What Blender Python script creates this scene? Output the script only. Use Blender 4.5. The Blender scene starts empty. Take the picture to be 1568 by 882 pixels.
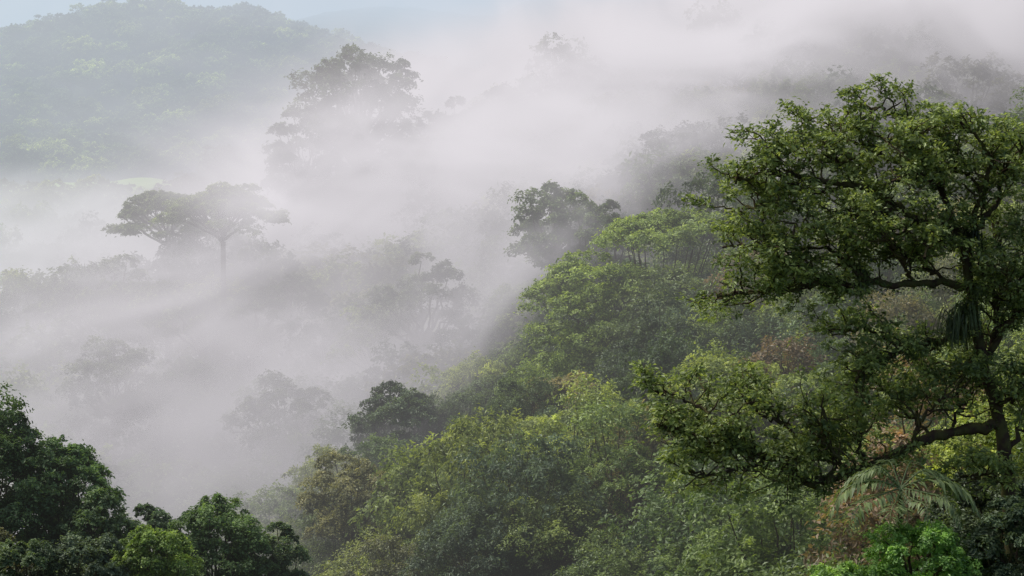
import bpy, math
import numpy as np
rng = np.random.default_rng(7)
scene = bpy.context.scene

# ------------------------------------------------------------------ helpers
def ss(t):
    t = np.clip(t, 0, 1); return t*t*(3-2*t)

def nz(x, y):   # cheap smooth relief noise
    return (np.sin(x*0.071+1.3)*np.cos(y*0.053+0.4) + 0.6*np.sin(x*0.13+y*0.11+2.0)
            + 0.4*np.cos(x*0.21-y*0.17+0.7))

def ground_z(x, y):
    x = np.asarray(x, float); y = np.asarray(y, float)
    z = -51 + 27*ss((x+35)/75) + 20*ss((y-190)/130)*ss((x-8)/70)*(1-ss((y-380)/200))
    z = z + 18*np.exp(-((x+10)/38)**2-((y-312)/45)**2)
    z = z + 14*np.exp(-((x+38)/30)**2-((y-222)/26)**2)
    z = z + 14*np.exp(-(y/55)**2)
    z = z + 54*np.exp(-((x+175)/150)**2)*ss((y-690)/260)
    z = z + 4*np.exp(-((x+145)/60)**2-((y-570)/80)**2)
    z = z + ss((y-1200)/1500)*(45+25*np.sin(x*0.004+1)+14*np.sin(x*0.011))
    z = z + 1.4*nz(x, y)*ss((y-30)/60)
    return z

def mesh_quads(name, V, F, matidx=None, tint=None, mats=(), smooth=None):
    me = bpy.data.meshes.new(name)
    V = np.ascontiguousarray(V, np.float32); F = np.ascontiguousarray(F, np.int32)
    me.vertices.add(len(V)); me.vertices.foreach_set("co", V.ravel())
    me.loops.add(len(F)*4); me.loops.foreach_set("vertex_index", F.ravel())
    me.polygons.add(len(F)); me.polygons.foreach_set("loop_start", np.arange(0, len(F)*4, 4, dtype=np.int32))
    for m in mats: me.materials.append(m)
    if matidx is not None: me.polygons.foreach_set("material_index", np.ascontiguousarray(matidx, np.int32))
    if smooth is not None: me.polygons.foreach_set("use_smooth", np.ascontiguousarray(smooth, bool))
    me.update(calc_edges=True)
    if tint is not None:
        a = me.attributes.new("tint", 'FLOAT', 'POINT')
        a.data.foreach_set("value", np.ascontiguousarray(tint, np.float32))
    me.validate()
    return me

def add_obj(name, me, loc=(0,0,0), color=None, parent=None, rot=0, scale=1):
    o = bpy.data.objects.new(name, me)
    scene.collection.objects.link(o)
    o.location = loc; o.rotation_euler = (0,0,rot)
    o.scale = (scale,)*3 if np.isscalar(scale) else scale
    if color is not None: o.color = (*color, 1)
    if parent: o.parent = parent
    return o

def norm(v): return v/np.maximum(np.linalg.norm(v, axis=-1, keepdims=True), 1e-9)

class Build:
    def __init__(s): s.V=[]; s.F=[]; s.M=[]; s.T=[]; s.S=[]; s.n=0
    def add(s, V, F, m, t, smooth):
        s.V.append(V); s.F.append(F+s.n); s.M.append(np.full(len(F), m)); s.T.append(t)
        s.S.append(np.full(len(F), smooth)); s.n += len(V)
    def leaves(s, C, N, size, tint, m=0, aspect=0.5, T=None):
        n = len(C)
        if T is None: T = rng.normal(size=(n,3))
        T = norm(T - N*np.sum(T*N,1,keepdims=True)); B = np.cross(N, T)
        L = size[:,None]; W = L*aspect
        V = np.stack([C-T*L*.5, C+B*W*.5+N*L*.09-T*L*.05, C+T*L*.5-N*L*.06, C-B*W*.5+N*L*.09-T*L*.05], 1).reshape(-1,3)
        F = np.arange(n*4).reshape(n,4)
        s.add(V, F, m, np.repeat(tint,4), False)
    def tube(s, P, R, k=7, m=1, t=1.0):
        P = np.asarray(P,float); R = np.asarray(R,float)
        D = norm(np.gradient(P, axis=0))
        up = np.array([0,0,1.]) if abs(D[0,2])<.9 else np.array([1.,0,0])
        U = norm(np.cross(D, up)); W = np.cross(D, U)
        a = np.arange(k)*2*math.pi/k
        V = P[:,None]+R[:,None,None]*(np.cos(a)[None,:,None]*U[:,None]+np.sin(a)[None,:,None]*W[:,None])
        n=len(P); V=V.reshape(-1,3)
        i=np.arange(n-1)[:,None]*k; j=np.arange(k)[None]; j2=(j+1)%k
        F=np.stack([i+j,i+j2,i+k+j2,i+k+j],-1).reshape(-1,4)
        s.add(V,F,m,np.full(len(V),t),True)
    def mesh(s, name, mats):
        return mesh_quads(name, np.concatenate(s.V), np.concatenate(s.F), np.concatenate(s.M),
                          np.concatenate(s.T), mats, np.concatenate(s.S))

def curve(P, n=14, wob=0.0):
    P=np.asarray(P,float); Q=np.vstack([2*P[0]-P[1],P,2*P[-1]-P[-2]])
    out=[]; m=len(P)-1
    for t in np.linspace(0,m-1e-6,n):
        i=int(t); f=t-i; a,b,c,d=Q[i:i+4]
        out.append(.5*((2*b)+(-a+c)*f+(2*a-5*b+4*c-d)*f*f+(-a+3*b-3*c+d)*f**3))
    out=np.array(out)
    if wob: 
        w=rng.normal(size=out.shape)*wob; w[0]=0; out+=w
    return out

# ------------------------------------------------------------------ materials
def nodes(mat): 
    mat.use_nodes=True; nt=mat.node_tree; nt.nodes.clear(); return nt, nt.nodes.new, nt.links.new

def leaf_material(name):
    m=bpy.data.materials.new(name); nt,N,L=nodes(m)
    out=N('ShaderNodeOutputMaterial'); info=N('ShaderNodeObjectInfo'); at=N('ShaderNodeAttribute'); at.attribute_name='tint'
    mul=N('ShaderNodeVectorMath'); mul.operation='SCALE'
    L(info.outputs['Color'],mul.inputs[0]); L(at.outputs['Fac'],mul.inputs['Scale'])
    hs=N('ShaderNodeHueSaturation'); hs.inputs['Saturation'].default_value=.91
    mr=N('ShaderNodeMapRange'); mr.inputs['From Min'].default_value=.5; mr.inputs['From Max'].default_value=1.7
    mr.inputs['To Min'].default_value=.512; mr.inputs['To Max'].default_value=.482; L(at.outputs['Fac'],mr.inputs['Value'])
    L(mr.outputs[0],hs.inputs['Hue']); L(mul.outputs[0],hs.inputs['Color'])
    p=N('ShaderNodeBsdfDiffuse')
    L(hs.outputs[0],p.inputs['Color'])
    tr=N('ShaderNodeBsdfTranslucent'); sc=N('ShaderNodeVectorMath'); sc.operation='MULTIPLY'; sc.inputs[1].default_value=(1.6,1.6,.75)
    L(hs.outputs[0],sc.inputs[0]); L(sc.outputs[0],tr.inputs['Color'])
    mx=N('ShaderNodeMixShader'); mx.inputs[0].default_value=.36
    L(p.outputs[0],mx.inputs[1]); L(tr.outputs[0],mx.inputs[2])
    gl=N('ShaderNodeBsdfGlossy'); gl.inputs['Roughness'].default_value=.45; gl.inputs['Color'].default_value=(.8,.9,.8,1)
    m2=N('ShaderNodeMixShader'); m2.inputs[0].default_value=.03
    L(mx.outputs[0],m2.inputs[1]); L(gl.outputs[0],m2.inputs[2]); L(m2.outputs[0],out.inputs['Surface'])
    return m

def bark_material(name, c1, c2, scale=3):
    m=bpy.data.materials.new(name); nt,N,L=nodes(m)
    out=N('ShaderNodeOutputMaterial'); p=N('ShaderNodeBsdfDiffuse')
    g=N('ShaderNodeNewGeometry'); no=N('ShaderNodeTexNoise'); no.inputs['Scale'].default_value=scale; no.inputs['Detail'].default_value=4
    L(g.outputs['Position'],no.inputs['Vector'])
    r=N('ShaderNodeValToRGB'); r.color_ramp.elements[0].position=.4; r.color_ramp.elements[1].position=.6
    r.color_ramp.elements[0].color=(*c1,1); r.color_ramp.elements[1].color=(*c2,1)
    L(no.outputs['Fac'],r.inputs[0]); L(r.outputs[0],p.inputs['Color'])
    L(p.outputs[0],out.inputs['Surface']); return m

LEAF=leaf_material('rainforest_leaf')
BARK=bark_material('mossy_bark',(.065,.045,.034),(.095,.09,.038),4)
GROUND=bark_material('forest_floor',(.03,.042,.014),(.045,.06,.022),.15)
MEADOW=bark_material('meadow_grass',(.30,.46,.08),(.38,.52,.11),.03)

# ------------------------------------------------------------------ ground
def sheet(name, xs, ys, mat, dz=0):
    X,Y=np.meshgrid(xs,ys); Z=ground_z(X,Y)+dz
    V=np.stack([X,Y,Z],-1).reshape(-1,3); nx=len(xs); ny=len(ys)
    i=np.arange(ny-1)[:,None]*nx; j=np.arange(nx-1)[None]
    F=np.stack([i+j,i+j+1,i+nx+j+1,i+nx+j],-1).reshape(-1,4)
    me=mesh_quads(name,V,F,None,None,[mat],np.ones(len(F),bool)); return add_obj(name,me)
t=np.linspace(-1,1,181); xs=np.sign(t)*(160*np.abs(t)+2600*np.abs(t)**4)
t=np.linspace(0,1,260); ys=-120+900*t+5000*t**5
sheet('ground',xs,ys,GROUND)
sheet('meadow',np.linspace(-215,-85,40),np.linspace(490,668,50),MEADOW,.25)

# ------------------------------------------------------------------ tree builders
def lobes_foliage(b, lobes, tufts=16, per=36, leaf=.27, flat=.55, tuftr=.30, lower=-.25):
    for (c,r) in lobes:
        c=np.array(c,float); r=np.array(r,float) if not np.isscalar(r) else np.array([r,r,r*.72])
        k=max(4,int(tufts*rng.uniform(.8,1.2)))
        d=norm(rng.normal(size=(k*3,3))); d=d[d[:,2]>lower][:k]; k=len(d)
        tc=c+d*r*rng.uniform(.72,1.08,(k,1))
        tr=tuftr*r.mean()*rng.uniform(.7,1.35,k)
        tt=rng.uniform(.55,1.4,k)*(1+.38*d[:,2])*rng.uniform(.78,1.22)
        idx=np.repeat(np.arange(k),per); n=len(idx)
        off=rng.normal(size=(n,3))*.62; off[:,2]*=flat
        off[:,2]-=.35*(off[:,0]**2+off[:,1]**2)
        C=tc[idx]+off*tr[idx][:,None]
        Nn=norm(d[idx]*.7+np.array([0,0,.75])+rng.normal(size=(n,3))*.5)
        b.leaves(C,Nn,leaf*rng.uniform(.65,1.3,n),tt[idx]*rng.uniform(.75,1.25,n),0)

def limbs_to(b, base, fork, lobes, r0, mat=1, wob=.12):
    base=np.array(base,float); fork=np.array(fork,float)
    mid=(base+fork)/2+rng.normal(size=3)*np.array([.3,.3,0])*r0*3
    b.tube(curve([base,mid,fork],10),np.linspace(r0*1.35,r0*.8,10),8,mat)
    for c,r in lobes:
        c=np.array(c,float); m=fork*.5+c*.5; m[2]=m[2]*.5+(fork[2]*.65+c[2]*.35)*.5-.2
        s=fork-np.array([0,0,rng.uniform(0,.25)])*abs(fork[2]-base[2])*.3
        b.tube(curve([s,m,c],9,wob*.5),np.linspace(r0*.5,r0*.1,9),5,mat)

def dome_lobes(R, H, n, lr=.34, jit=.15, zmin=-.15):
    out=[]; g=math.pi*(3-math.sqrt(5))
    for i in range(n):
        z=1-(i+.5)/n*(1-zmin); rr=math.sqrt(max(0,1-z*z)); a=i*g+rng.uniform(-.4,.4)
        k=rng.uniform(.62,.98)
        out.append((np.array([math.cos(a)*rr*R*k,math.sin(a)*rr*R*k,H*z*k])+rng.normal(size=3)*jit*R*.3,
                    R*lr*rng.uniform(.7,1.25)))
    return out

def dome_tree_mesh(name,R=4.6,H=3.4,trunk=10,n=24,mats=None,**kw):
    b=Build(); lobes=dome_lobes(R,H,n)
    lobes_foliage(b,lobes,**kw)
    limbs_to(b,(0,0,-trunk),(0,0,-H*.35),lobes,.22)
    return b.mesh(name,mats or [LEAF,BARK])
def layered_tree_mesh(name,R=5,trunk=10,n=22,mats=None,leaf=.28,tufts=20,per=30,H=2.2):
    b=Build(); lobes=[]
    for i in range(n):
        a=rng.uniform(0,2*math.pi); q=math.sqrt(rng.uniform(.02,1)); z=H*(1-q**2)+rng.normal()*.35-(rng.random()<.4)*rng.uniform(1,3)
        r=R*.30*rng.uniform(.7,1.3)
        lobes.append((np.array([math.cos(a)*q*R,math.sin(a)*q*R,z]),np.array([r,r,r*.38])))
    lobes_foliage(b,lobes,tufts=tufts,per=per,leaf=leaf,flat=.4,tuftr=.27,lower=-.1)
    limbs_to(b,(0,0,-trunk),(0,0,-3.4),lobes,.2)
    return b.mesh(name,mats or [LEAF,BARK])

templates=[dome_tree_mesh('forest_tree_%d'%i,R=rng.uniform(4,5),H=rng.uniform(3.4,5.8),n=int(rng.integers(20,30)),tufts=16,per=29,leaf=.28) for i in range(6)]
templates+=[layered_tree_mesh('layered_tree_%d'%i) for i in range(3)]
mid_templates=[dome_tree_mesh('mid_tree_%d'%i,R=rng.uniform(4,5),H=rng.uniform(3.6,5.6),n=20,tufts=12,per=16,leaf=.48) for i in range(5)]
far_templates=[dome_tree_mesh('far_tree_%d'%i,R=5.4,H=rng.uniform(4,6),n=14,tufts=9,per=14,leaf=.95) for i in range(4)]

GREENS=[(.044,.076,.026),(.068,.112,.032),(.102,.155,.035),(.155,.212,.042),(.195,.245,.050),(.125,.138,.056),(.185,.165,.075),(.070,.108,.055),(.16,.115,.065)]
def pick(w,v=.25): 
    w=list(w)+[0]*(9-len(w))
    c=np.array(GREENS[rng.choice(9,p=np.array(w)/sum(w))]); return tuple(c*rng.uniform(1-v,1+v))

keepout=[]
def place(name, me, x,y,z,color,rot=0,scale=1,rad=6):
    keepout.append((x,y,rad)); return add_obj(name,me,(x,y,z),color,rot=rot,scale=scale)

def small_tree(name,x,y,top,R,H,color,n=26,leaf=.15,tufts=20,per=50,zmin=-.7):
    b=Build(); lobes=dome_lobes(R,H,n,lr=.33,zmin=zmin)
    lobes_foliage(b,lobes,tufts=tufts,per=per,leaf=leaf)
    g=float(ground_z(x,y)); zc=top-H*1.1
    limbs_to(b,(0,0,g-zc-.5),(0,0,-H*.6),lobes,.14)
    return place(name,b.mesh(name,[LEAF,BARK]),x,y,zc,color,rad=R+1)
small_tree('broadleaf_tree',-19.8,70,-12.9,2.7,3.6,(.07,.13,.036),n=44,leaf=.17,per=60)
small_tree('broadleaf_tree',-17.0,71,-14.6,2.0,3.4,(.075,.145,.038),n=40,leaf=.16)
small_tree('broadleaf_tree',-18.6,66,-17.4,1.8,2.0,(.15,.15,.06),leaf=.14)
small_tree('broadleaf_tree',-15.6,69,-16.4,1.7,2.8,(.065,.115,.038),leaf=.15,n=32)
small_tree('broadleaf_tree',-13.9,72,-17.6,1.2,2.2,(.06,.105,.045),leaf=.15)
small_tree('broadleaf_tree',-11.2,71,-17.0,1.9,2.8,(.08,.145,.038),n=40,leaf=.15)
small_tree('broadleaf_tree',-12.9,67,-17.0,1.5,2.0,(.16,.25,.045),leaf=.13,n=32)
small_tree('broadleaf_tree',-9.3,72,-18.4,1.4,2.2,(.08,.13,.05),leaf=.14)
small_tree('broadleaf_tree',-14.8,65,-17.0,1.4,2.0,(.09,.13,.07),leaf=.13)
small_tree('broadleaf_tree',-17.0,64,-16.6,1.5,2.0,(.07,.11,.045),leaf=.13)

# bright spreading tree on the slope
b=Build(); lobes=[]
for i in range(84):
    u=rng.uniform(-1,1); w=rng.uniform(-1,1)
    hz=(1-1.0*((u-.35)/1.35)**2)*6.4-1.2*w*w-(rng.uniform(0,1)**1.2*9 if w<.2 else 0)
    r=rng.uniform(1.1,1.9); lobes.append((np.array([u*8.2,w*4.5,hz]),np.array([r*1.15,r*1.15,r*.5])))
lobes_foliage(b,lobes,tufts=20,per=34,leaf=.30,flat=.4,lower=-.1)
limbs_to(b,(1,2,-14),(1,2,-5.5),lobes[:40],.22)
place('spreading_tree',b.mesh('spreading_tree',[LEAF,BARK]),10.6,148,-20.2,(.17,.245,.042),rad=8)

def big_tree(name,x,y,top,R,H,color,n=30,leaf=.4,tufts=16,per=32,trunk_r=.4,fork=-.6,zmin=-.45,lr=.3,bark=BARK,rad=None):
    b=Build(); lobes=dome_lobes(R,H,n,lr=lr,zmin=zmin,jit=.35)
    lobes_foliage(b,lobes,tufts=tufts,per=per,leaf=leaf,tuftr=.32)
    g=float(ground_z(x,y)); zc=top-H*1.12
    limbs_to(b,(rng.uniform(-.5,.5),0,g-zc-.5),(0,0,H*fork),lobes,trunk_r,wob=.4)
    return place(name,b.mesh(name,[LEAF,bark]),x,y,zc,color,rad=rad or R)
big_tree('broadleaf_tree',4.2,180,-12.9,4.2,4.6,(.085,.135,.04),n=36,leaf=.36,zmin=-.8)
big_tree('broadleaf_tree',8.2,176,-14.5,3.8,5.2,(.07,.11,.036),n=32,leaf=.36,zmin=-.8)
big_tree('broadleaf_tree',20.0,215,-8.2,6.8,6.8,(.05,.062,.042),n=44,leaf=.42,zmin=-.7)
big_tree('broadleaf_tree',14.0,214,-12.0,4.2,5.4,(.05,.062,.042),n=30,leaf=.42,zmin=-.7)
big_tree('emergent_tree',-24.0,294,-.8,8.8,8.4,(.065,.105,.045),n=64,leaf=.6,trunk_r=.7,fork=-.9,lr=.25,tufts=12,zmin=-.75)
big_tree('broadleaf_tree',-32,296,-10.0,6,8,(.06,.10,.045),n=34,leaf=.6,zmin=-.9)
big_tree('broadleaf_tree',-9.5,304,-8.0,5.6,8.0,(.06,.082,.048),n=32,leaf=.6,zmin=-.9)
big_tree('broadleaf_tree',1.5,304,-5.0,7.0,9.0,(.06,.082,.048),n=40,leaf=.6,zmin=-.9)
big_tree('broadleaf_tree',62,268,0,9,8,(.055,.07,.045),n=34,leaf=.6)
big_tree('broadleaf_tree',74,275,9,11,11,(.055,.07,.045),n=40,leaf=.6)
big_tree('broadleaf_tree',-20,164,-28.5,4,4.5,(.08,.11,.05),n=34,leaf=.32,zmin=-.9)
big_tree('broadleaf_tree',-38,180,-28,4.5,4.5,(.08,.11,.05),n=34,leaf=.32,zmin=-.9)
big_tree('broadleaf_tree',-9,190,-22,5,5,(.07,.10,.045),n=28,leaf=.36)
for x,y,t in [(-32.5,198,-25.6),(-27.5,201,-26),(-37,203,-25),(-43,208,-24.6),(-24,206,-24.5)]:
    big_tree('broadleaf_tree',x,y,t,3.8,3.6,(.10,.14,.05),n=20,leaf=.42,tufts=12,per=22)

def umbrella(name,x,y,top,R,color,lean=0,drop=2.6,n=56):
    b=Build(); lobes=[]
    for i in range(n):
        a=rng.uniform(0,2*math.pi); q=math.sqrt(rng.uniform(0,1))
        z=-drop*q**2+rng.normal()*.3; r=R*.21*rng.uniform(.7,1.3)
        lobes.append((np.array([math.cos(a)*q*R,math.sin(a)*q*R*.9,z]),np.array([r,r,r*.36])))
    lobes_foliage(b,lobes,tufts=16,per=32,leaf=.34,flat=.4,lower=-.1)
    g=float(ground_z(x,y)); zc=top-.5
    base=np.array([lean,0,g-zc-.5]); fork=np.array([0,0,-5.6])
    b.tube(curve([base,(base+fork)/2+[.3,0,0],fork],10),np.linspace(.42,.26,10),8,1)
    for i in range(11):
        a=i*2*math.pi/11+rng.uniform(-.3,.3); q=rng.uniform(.35,.75); e=np.array([math.cos(a)*R*q,math.sin(a)*R*q*.9,-drop*q*q-.5])
        s=fork+[0,0,rng.uniform(-.6,1.2)]
        m=s*.5+e*.5+[math.cos(a)*.3,math.sin(a)*.3,-.3]
        b.tube(curve([s,m,e],8,.06),np.linspace(.17,.07,8),6,1)
        for k in range(3):
            e2=e+[rng.uniform(-1,1)*R*.2+math.cos(a)*R*.18,rng.uniform(-1,1)*R*.2+math.sin(a)*R*.18,rng.uniform(0,.5)]
            b.tube(curve([m,(m+e2)/2+[0,0,-.15],e2],6),np.linspace(.08,.03,6),5,1)
    place(name,b.mesh(name,[LEAF,BARK]),x,y,zc,color,rad=R*.5)
umbrella('umbrella_tree',-31.3,206,-15.7,6.4,(.14,.20,.045),-1,3.6,66)
umbrella('umbrella_tree',-40.5,224,-17.6,6.6,(.10,.145,.05),1,4.4,64)

small_tree('flowering_tree',-10.0,118,-25.8,3.0,3.2,(.20,.20,.08),leaf=.2,n=28)
small_tree('flowering_tree',3.6,130,-23.0,2.6,1.6,(.23,.21,.085),leaf=.2,n=24)
small_tree('broadleaf_tree',-8.2,140,-24.6,3.6,5.0,(.065,.105,.045),leaf=.26,n=36)
small_tree('lime_tree',10.0,45.5,-11.7,1.25,.9,(.165,.33,.05),leaf=.10,n=22,per=34)
small_tree('lime_tree',8.0,45,-12.6,1.0,.7,(.15,.28,.05),leaf=.10,n=16,per=34)
small_tree('broadleaf_tree',13.4,52,-11.6,1.7,2.0,(.07,.10,.055),leaf=.13,n=28)
small_tree('broadleaf_tree',12.4,45.5,-10.9,1.1,1.5,(.075,.115,.055),leaf=.11,n=26)

# ------------------------------------------------------------------ big gnarled tree on the right
b=Build(); TX,TY,TZ=13.4,50.0,-14.05
trunkP=[(.9,-8),(.55,-2.87),(.12,0),(-.1,2.09),(-.4,3.97),(-.9,5.5),(-1.2,6.87),(-1.3,7.56),(-1.54,8.92)]
trunk=curve([(x,0,z) for x,z in trunkP],46); trunk[1:]+=rng.normal(size=(45,3))*.02
b.tube(trunk,np.linspace(.25,.10,46)*rng.uniform(.9,1.12,46),9,1)
L=[
 ([(-.4,3.85),(-1.68,3.71),(-2.87,3.28),(-4.07,2.85),(-5.1,2.46),(-5.86,2.6),(-6.46,3.11),(-7.49,3.54),(-8.68,3.88),(-9.6,4.2)],.15,-1.5),
 ([(-5.1,2.46),(-4.9,3.1),(-5.8,3.6),(-6.6,4.1),(-7.6,4.8)],.07,.8),
 ([(-6.46,3.11),(-7.3,3.0),(-8.2,2.9),(-9.0,3.1)],.05,-1),
 ([(-7.49,3.54),(-8.1,4.2),(-8.9,4.7),(-9.7,4.9)],.05,.6),
 ([(-4.07,2.85),(-4.2,3.7),(-3.7,4.6)],.06,1.0),
 ([(-4.5,2.7),(-5.2,3.6),(-5.4,4.4)],.05,-1.0),
 ([(-2.87,3.28),(-2.6,4.2),(-1.9,5.0)],.06,-1.0),
 ([(-1.68,3.71),(-1.2,4.4),(-.6,4.9)],.05,1.5),
 ([(-2.2,3.55),(-3.1,4.4),(-3.3,4.9)],.05,1.5),
 ([(-1.15,6.5),(-2.19,6.19),(-3.04,5.93),(-3.9,5.6),(-4.5,5.1)],.08,-.8),
 ([(-3.04,5.93),(-3.9,6.4),(-4.9,6.4)],.05,.6),
 ([(-1.35,7.6),(-2.87,7.73),(-4.07,7.7),(-5.1,7.73),(-6.1,7.6),(-7.15,7.6),(-8.1,7.47)],.11,-1.2),
 ([(-4.07,7.7),(-4.75,8.4),(-5.8,8.6),(-6.8,8.3)],.05,.8),
 ([(-5.1,7.73),(-5.9,8.2),(-6.9,8.7),(-8.0,8.7)],.05,-.6),
 ([(-2.87,7.73),(-3.4,8.5),(-4.0,9.1)],.05,-1.5),
 ([(-2.0,7.7),(-2.6,8.3),(-2.7,8.9)],.05,1.0),
 ([(-1.54,8.92),(-2.7,9.35),(-3.7,9.95),(-4.75,10.3),(-5.95,10.5),(-7.1,10.6),(-7.7,10.4)],.10,-.8),
 ([(-4.75,10.3),(-5.8,9.9),(-6.7,9.7),(-7.7,9.5)],.05,.6),
 ([(-3.2,9.7),(-4.4,9.5),(-5.4,9.3),(-6.3,9.2)],.05,-1.2),
 ([(-2.7,9.35),(-3.3,8.9),(-4.4,8.9)],.05,1.2),
 ([(-1.54,8.92),(-2.2,10.3),(-2.5,11.3),(-3.4,12.1),(-4.6,12.2)],.09,.8),
 ([(-2.2,10.3),(-3.7,11.1),(-4.9,11.5),(-6.0,11.6)],.07,1.4),
 ([(-3.7,11.0),(-4.8,10.9),(-5.9,11.1),(-6.8,11.2)],.05,-1.0),
 ([(-2.3,10.6),(-3.2,11.2),(-4.0,11.6)],.05,-1.2),
 ([(-2.2,10.2),(-3.0,10.5),(-3.7,10.5)],.05,-1.6),
 ([(-1.54,8.92),(-1.16,10.1),(-1.1,11.0),(-2.0,12.0)],.08,-1.2),
 ([(-1.16,10.1),(-1.8,10.9),(-1.9,11.6)],.05,1.2),
 ([(-1.3,8.9),(-.5,9.95),(0,10.7),(.9,11.1)],.08,1.),
 ([(-.5,9.95),(-.6,10.6),(-.2,11.2)],.05,-1.),
 ([(-.9,5.5),(-.14,6.9),(.9,8.2),(1.8,9)],.09,-1.0),
 ([(.3,7.5),(.4,8.9),(.2,10.2)],.06,-1.4),
 ([(-.14,6.9),(-.2,8.0),(-.5,9.0)],.05,1.4),
 ([(-.1,7.0),(-.4,7.6),(-.9,8.1)],.05,-1.6),
 ([(-.75,5.6),(-.56,7.0),(-1.1,8.2),(-1.5,8.95)],.09,0),
 ([(-1.54,8.92),(-2.4,9.0),(-3.0,8.7)],.05,-2.0),
 ([(-.2,3.0),(.6,4.2),(1.6,5.0)],.08,1.0),
 ([(-.6,4.8),(-1.3,5.3),(-2.2,5.2)],.05,-1.8),
 ([(-.5,4.3),(-.1,4.9),(.2,5.6)],.05,-1.6),
 ([(-.15,2.2),(-.8,2.7),(-1.5,2.9)],.05,-1.5),
]
made=[trunk]; skel=[]
for pts,r0,yo in L:
    s=np.array(pts[0]); best=None
    for C in made:
        d=np.hypot(C[:,0]-s[0],C[:,2]-s[1]); i=d.argmin()
        if best is None or d[i]<best[0]: best=(d[i],C[i,1])
    y0=best[1]
    n=len(pts)*6; P=[(x,y0+yo*(i/(len(pts)-1)),z) for i,(x,z) in enumerate(pts)]
    C=curve(P,n,0); C[1:]+=rng.normal(size=(n-1,3))*.055
    b.tube(C,np.linspace(r0,.024+r0*.16,n)*rng.uniform(.82,1.22,n),7,1)
    made.append(C); skel.append((C,r0))
leafC=[];leafN=[];leafS=[];leafT=[];leafD=[]
def rosette(p,d,k,rad,tt):
    off=rng.normal(size=(k,3))*rad*np.array([1,1,.6])
    leafC.append(p+off); leafN.append(norm(np.array([0,0,.9])+rng.normal(size=(k,3))*.6+off/rad*.25))
    leafD.append(norm(off+d*rad)); leafS.append(rng.uniform(.10,.19,k)); leafT.append(tt*rng.uniform(.6,1.4,k))
for C,r0 in skel:
    n=len(C); seg=np.linalg.norm(np.diff(C,axis=0),axis=1).sum()
    cnt=int(seg/.205)
    for q in range(cnt):
        t=rng.uniform(.28 if r0>.09 else .12,1.0); i=min(n-2,int(t*(n-1))); p=C[i]
        dr=norm(C[i+1]-C[i]); side=norm(np.cross(dr,[0,0,1])+1e-6)*rng.choice([-1,1])
        d=norm(dr*rng.uniform(.1,.9)+side*rng.uniform(.2,.9)+np.array([0,0,rng.uniform(-.35,.9)]))
        ln=rng.uniform(.6,1.5)*(1-.2*t)
        e=p+d*ln; m=p+d*ln*.5+rng.normal(size=3)*.10
        T=curve([p,m,e],7,.035); b.tube(T,np.linspace(.030,.010,7),4,1)
        tt0=rng.uniform(.65,1.4)
        for w in range(rng.integers(4,8)):
            j=rng.integers(3,7); s=T[j]
            d2=norm(d*.6+rng.normal(size=3)*np.array([.75,.75,.4])+np.array([0,0,.2])); l2=rng.uniform(.12,.48)
            e2=s+d2*l2; b.tube(np.array([s,(s+e2)/2+rng.normal(size=3)*.02,e2]),[.011,.008,.005],3,1)
            rosette(e2,d2,int(rng.integers(13,22)),rng.uniform(.09,.15),tt0*rng.uniform(.65,1.4))
for C,r0 in [skel[0],skel[9],skel[11],(trunk,.2)]:
    for q in range(int(len(C)*3)):
        i=rng.integers(2,len(C)); p=C[i]+rng.normal(size=3)*.08; k=10
        leafC.append(p+rng.normal(size=(k,3))*.08+[0,0,-.03]); leafN.append(norm(rng.normal(size=(k,3)))); leafD.append(norm(rng.normal(size=(k,3))+[0,0,-.6]))
        leafS.append(rng.uniform(.05,.13,k)); leafT.append(np.full(k,.5)*rng.uniform(.6,1.3,k))
b.leaves(np.concatenate(leafC),np.concatenate(leafN),np.concatenate(leafS),np.concatenate(leafT),0,.5,np.concatenate(leafD))
def straps(c,k,l0,l1,down,tt):
    c=np.array(c,float)
    for q in range(k):
        a=rng.uniform(0,2*math.pi); ln=rng.uniform(l0,l1); h=np.array([math.cos(a),math.sin(a),0])
        s=c+rng.normal(size=3)*.12
        P=curve([s,s+h*ln*.3+[0,0,ln*.25*(1-down)],s+h*ln*.5+[0,0,-ln*(.2+.7*down)]],6)
        sd=np.cross(h,[0,0,1])*.018; w=np.array([1,1.2,1,.8,.5,.1])[:,None]
        V=np.stack([P-sd*w,P+sd*w],1).reshape(-1,3); i=np.arange(5)*2
        b.add(V,np.stack([i,i+1,i+3,i+2],-1),0,np.full(len(V),tt*rng.uniform(.6,1.3)),False)
straps((-1.6,-.9,7.0),170,.4,1.0,.55,.5); straps((-1.9,-.8,6.7),130,.4,.95,.8,.4)
straps((-1.5,-.9,9.0),80,.25,.6,.3,.2); straps((-5.1,-1.2,2.5),30,.2,.5,.6,.5)
straps((-1.35,-.6,7.5),60,.3,.6,.2,.6); straps((-3.6,-.6,5.7),30,.2,.45,.5,.6); straps((-4.2,-.8,7.7),30,.2,.45,.5,.6)
big=add_obj('gnarled_rainforest_tree',b.mesh('gnarled_rainforest_tree',[LEAF,BARK]),(TX,TY,TZ),(.155,.210,.055))
keepout.append((TX,TY,3)); keepout.append((8,50,8))

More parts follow.
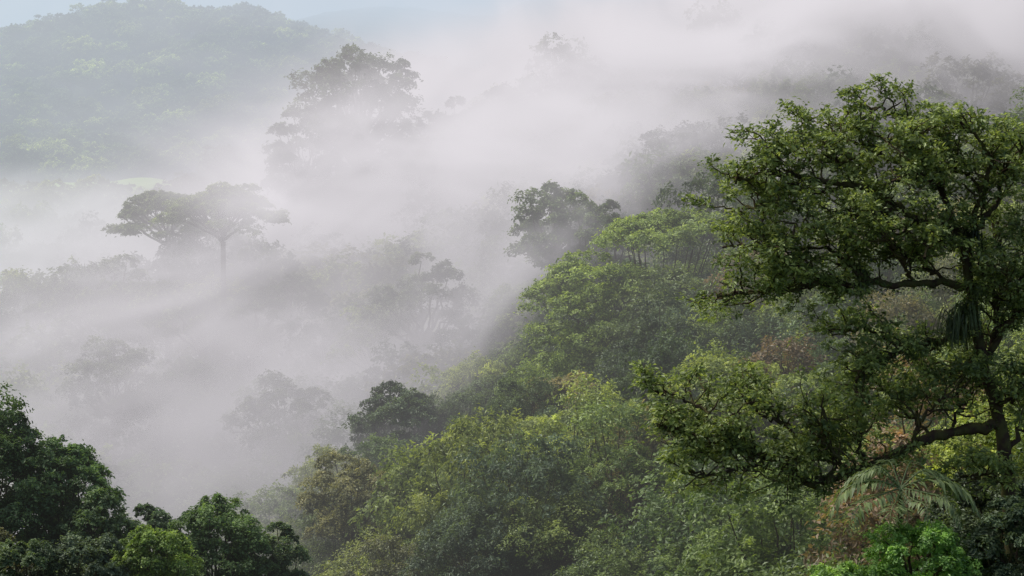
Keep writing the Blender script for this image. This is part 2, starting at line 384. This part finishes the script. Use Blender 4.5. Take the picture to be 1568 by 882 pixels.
def palm(name,x,y,z,color,fr):
    b=Build(); g=float(ground_z(x,y))-z
    b.tube(curve([(0,.3,g),(.1,.2,g/2),(0,0,0)],8),np.linspace(.09,.05,8),8,1)
    for (a,el,l) in fr:
        h=np.array([math.cos(a),math.sin(a),0])
        P=curve([np.zeros(3),h*l*.4+[0,0,l*(el*.55+.12)],h*l*.8+[0,0,l*el*.4],h*l*1.02+[0,0,l*(el*.4-.35)]],26)
        b.tube(P,np.linspace(.025,.006,26),4,0,1.0)
        T=norm(np.gradient(P,axis=0)); S=norm(np.cross(T,[0,0,1.]))
        for i in range(2,26):
            for s in (-1,1):
                wl=l*.32*math.sin(math.pi*(.12+.8*i/26))
                d=norm(T[i]*.55+S[i]*s+np.array([0,0,-.35])+rng.normal(size=3)*.09)
                c=P[i]+d*wl*.5; N=norm(np.cross(np.cross(d,[0,0,1.]),d)+rng.normal(size=3)*.15)
                b.leaves(c[None],N[None],np.array([wl]),np.array([rng.uniform(.6,1.4)]),0,.16,d[None])
    return place(name,b.mesh(name,[LEAF,BARK]),x,y,z,color,rad=3)
palm('palm_tree',9.6,46.2,-11.0,(.17,.23,.085),[(math.pi*f,e,l) for f,e,l in [(1.05,.0,1.8),(1.2,-.3,1.8),(.9,.3,1.5),(1.38,-.5,1.4),(1.5,-.9,1.0),(1.65,-.5,1.2),(1.8,-.25,1.6),(1.95,.05,1.9),(.05,.3,1.5),(.3,.5,1.4),(.6,.5,1.4),(1.0,.5,1.3)]])

# ------------------------------------------------------------------ forest mass
forest=bpy.data.objects.new('rainforest_canopy',None); scene.collection.objects.link(forest)
far=bpy.data.objects.new('hillside_forest',None); scene.collection.objects.link(far)
KO=np.array(keepout); cnt=0
y=58.0
while y<440:
    sp=4.0 if y<150 else (5.4 if y<260 else 7.2)
    half=y*.30+10
    x=-half
    while x<half:
        px=x+rng.uniform(-.5,.5)*sp; py=y+rng.uniform(-.5,.5)*sp; x+=sp*1.25
        if np.any((KO[:,0]-px)**2+(KO[:,1]-py)**2<(KO[:,2]*.66)**2): continue
        if -24<px<-6 and 60<py<80: continue
        if py<78 and px<2: continue
        s=rng.uniform(.5,1.0) if py<150 else rng.uniform(.8,1.35)
        if rng.random()<.14: s*=1.25
        tall=rng.normal()*(1.8 if py<150 else 1.6)+(rng.random()<.12)*rng.uniform(1.5,5)*(py>150)
        top=float(ground_z(px,py))+11+tall
        if py<92: w=[3,4,5,4,1,.5,0,1,.3]
        elif py<150: w=[4,4,5,5,4,1.2,.6,1.5,.6]
        else: w=[3,4,3,2,1,.6,.2,2]
        T=templates if py<170 else mid_templates
        me=T[rng.integers(len(T))]
        add_obj('canopy_tree',me,(px,py,top-3.6*s),pick(w,.3),forest,rng.uniform(0,6.28),(s,s,s*rng.uniform(.85,1.35))); cnt+=1
    y+=sp
y=440
while y<1060:
    sp=9; half=y*.30+12; x=-half
    while x<half*.4:
        px=x+rng.uniform(-.5,.5)*sp; py=y+rng.uniform(-.5,.5)*sp; x+=sp
        if -215<px<-92 and 480<py<668: continue
        s=rng.uniform(.6,1.6)
        c=np.array(pick([5,3,3,3,3,0,0,3],.4))*1.1
        add_obj('hill_tree',far_templates[rng.integers(4)],(px,py,float(ground_z(px,py))+11-4*s+rng.normal()*2.6),tuple(c),far,rng.uniform(0,6.28),s); cnt+=1
    y+=sp
print('forest instances',cnt)

# ------------------------------------------------------------------ mist
def box(name,a,c,mat):
    V=np.array([(x,y,z) for z in (a[2],c[2]) for y in (a[1],c[1]) for x in (a[0],c[0])],float)
    F=np.array([(0,2,3,1),(4,5,7,6),(0,1,5,4),(2,6,7,3),(0,4,6,2),(1,3,7,5)])
    return add_obj(name,mesh_quads(name,V,F,None,None,[mat]))

class G:
    def __init__(s,nt): s.nt=nt
    def m(s,op,a,b=None,c=None,clamp=False):
        n=s.nt.nodes.new('ShaderNodeMath'); n.operation=op; n.use_clamp=clamp
        for i,v in enumerate((a,b,c)):
            if v is None: continue
            if isinstance(v,(int,float)): n.inputs[i].default_value=v
            else: s.nt.links.new(v,n.inputs[i])
        return n.outputs[0]
    def step(s,v,a,b,lo=0.,hi=1.):
        n=s.nt.nodes.new('ShaderNodeMapRange'); n.interpolation_type='SMOOTHSTEP'
        for k,q in zip(('From Min','From Max','To Min','To Max'),(a,b,lo,hi)): n.inputs[k].default_value=q
        s.nt.links.new(v,n.inputs['Value']); return n.outputs[0]

mm=bpy.data.materials.new('glowing_valley_mist'); nt,N,Lk=nodes(mm); g=G(nt)
out=N('ShaderNodeOutputMaterial'); tc=N('ShaderNodeTexCoord'); sx=N('ShaderNodeSeparateXYZ'); Lk(tc.outputs['Object'],sx.inputs[0])
X,Y,Z=sx.outputs
mp=N('ShaderNodeMapping'); mp.inputs['Scale'].default_value=(.040,.013,.062); mp.inputs['Rotation'].default_value=(0,math.radians(-18),0); mp.inputs['Location'].default_value=(3.1,1.7,.4)
Lk(tc.outputs['Object'],mp.inputs[0])
no=N('ShaderNodeTexNoise'); no.inputs['Scale'].default_value=1.; no.inputs['Detail'].default_value=3; no.inputs['Roughness'].default_value=.62; no.inputs['Distortion'].default_value=.8
Lk(mp.outputs[0],no.inputs['Vector'])
wisp=g.step(no.outputs['Fac'],.40,.62,.24,2.2)
front=g.m('ADD',g.m('MULTIPLY',g.m('MINIMUM',g.m('MAXIMUM',g.m('ADD',X,22),0),34),2.0),88)
fm=g.step(g.m('SUBTRACT',Y,front),0,62)
rise=g.m('MULTIPLY',g.step(X,-56,-26,-.085,.072),g.m('SUBTRACT',g.m('MINIMUM',Y,320),150))
top=g.m('ADD',g.m('ADD',rise,-18.5),
        g.m('SUBTRACT',g.m('MULTIPLY',g.m('MAXIMUM',g.m('ADD',X,15),0),.38),g.m('MULTIPLY',g.m('MAXIMUM',g.m('SUBTRACT',Y,340),0),.08)))
hm=g.step(g.m('SUBTRACT',Z,top),-9,13,1.,0.02)
boost=g.m('MULTIPLY',g.step(X,0,35,1.,1.25),.0245)
den=g.m('ADD',g.m('MULTIPLY',g.m('MULTIPLY',g.m('MULTIPLY',fm,hm),wisp),boost),.0009)
ab=N('ShaderNodeVolumeAbsorption'); ab.inputs['Color'].default_value=(0,0,0,1); Lk(den,ab.inputs['Density'])
em=N('ShaderNodeEmission'); bright=g.m('MULTIPLY',g.step(g.m('SUBTRACT',Z,top),-22,3,.45,.78),g.step(no.outputs['Fac'],.38,.62,.86,1.12))  # mist emits its own light, stronger towards the top, in place of scattered daylight
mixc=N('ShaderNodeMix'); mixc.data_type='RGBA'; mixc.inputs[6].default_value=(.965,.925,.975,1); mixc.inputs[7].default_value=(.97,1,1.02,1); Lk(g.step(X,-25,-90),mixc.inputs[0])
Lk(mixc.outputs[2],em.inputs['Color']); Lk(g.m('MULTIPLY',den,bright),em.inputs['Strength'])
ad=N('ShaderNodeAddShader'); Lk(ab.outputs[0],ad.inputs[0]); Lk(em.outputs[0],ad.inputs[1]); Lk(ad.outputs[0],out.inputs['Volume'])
mm.cycles.volume_step_rate=1.0
box('glowing_valley_mist',(-170,86,-60),(115,450,22),mm)

def glowing_haze(name,d,col):
    m=bpy.data.materials.new(name); nt,N,Lk=nodes(m); out=N('ShaderNodeOutputMaterial')
    ab=N('ShaderNodeVolumeAbsorption'); ab.inputs['Color'].default_value=(0,0,0,1); ab.inputs['Density'].default_value=d
    em=N('ShaderNodeEmission'); em.inputs['Color'].default_value=(*col,1); em.inputs['Strength'].default_value=d  # even self-lit haze: emission replaces sun and sky light scattered in it
    ad=N('ShaderNodeAddShader'); Lk(ab.outputs[0],ad.inputs[0]); Lk(em.outputs[0],ad.inputs[1]); Lk(ad.outputs[0],out.inputs['Volume']); return m
box('glowing_distant_haze',(-1500,452,-90),(1500,3200,160),glowing_haze('glowing_distant_haze',.0013,(.50,.66,.80)))
box('glowing_near_haze',(-120,62,-70),(120,85.5,22),glowing_haze('glowing_near_haze',.0025,(.42,.43,.42)))

# ------------------------------------------------------------------ light, world, camera
from mathutils import Vector
az=math.radians(-60); el=math.radians(55)
sd=bpy.data.lights.new('sun','SUN'); sd.energy=3.4; sd.angle=math.radians(20); sd.color=(1,.95,.86)
so=bpy.data.objects.new('sun',sd); scene.collection.objects.link(so)
dv=Vector((math.sin(az)*math.cos(el),math.cos(az)*math.cos(el),math.sin(el)))
so.rotation_euler=dv.to_track_quat('Z','Y').to_euler(); so.location=(-50,50,80)
w=bpy.data.worlds.new('World'); scene.world=w; w.use_nodes=True; wn=w.node_tree
bg=wn.nodes['Background']; sk=wn.nodes.new('ShaderNodeTexSky'); sk.sky_type='NISHITA'; sk.sun_disc=False
sk.sun_elevation=el; sk.sun_rotation=az; sk.dust_density=4; sk.air_density=1.
wn.links.new(sk.outputs[0],bg.inputs[0]); bg.inputs[1].default_value=.15

cd=bpy.data.cameras.new('camera'); cam=bpy.data.objects.new('camera',cd); scene.collection.objects.link(cam)
cd.sensor_width=36; cd.lens=18/math.tan(math.radians(15)); cd.clip_end=12000; cd.clip_start=.5
cam.location=(0,0,0); cam.rotation_euler=(math.radians(90-7.42),0,0); scene.camera=cam
scene.view_settings.view_transform='Standard'; scene.view_settings.look='None'; scene.view_settings.exposure=0
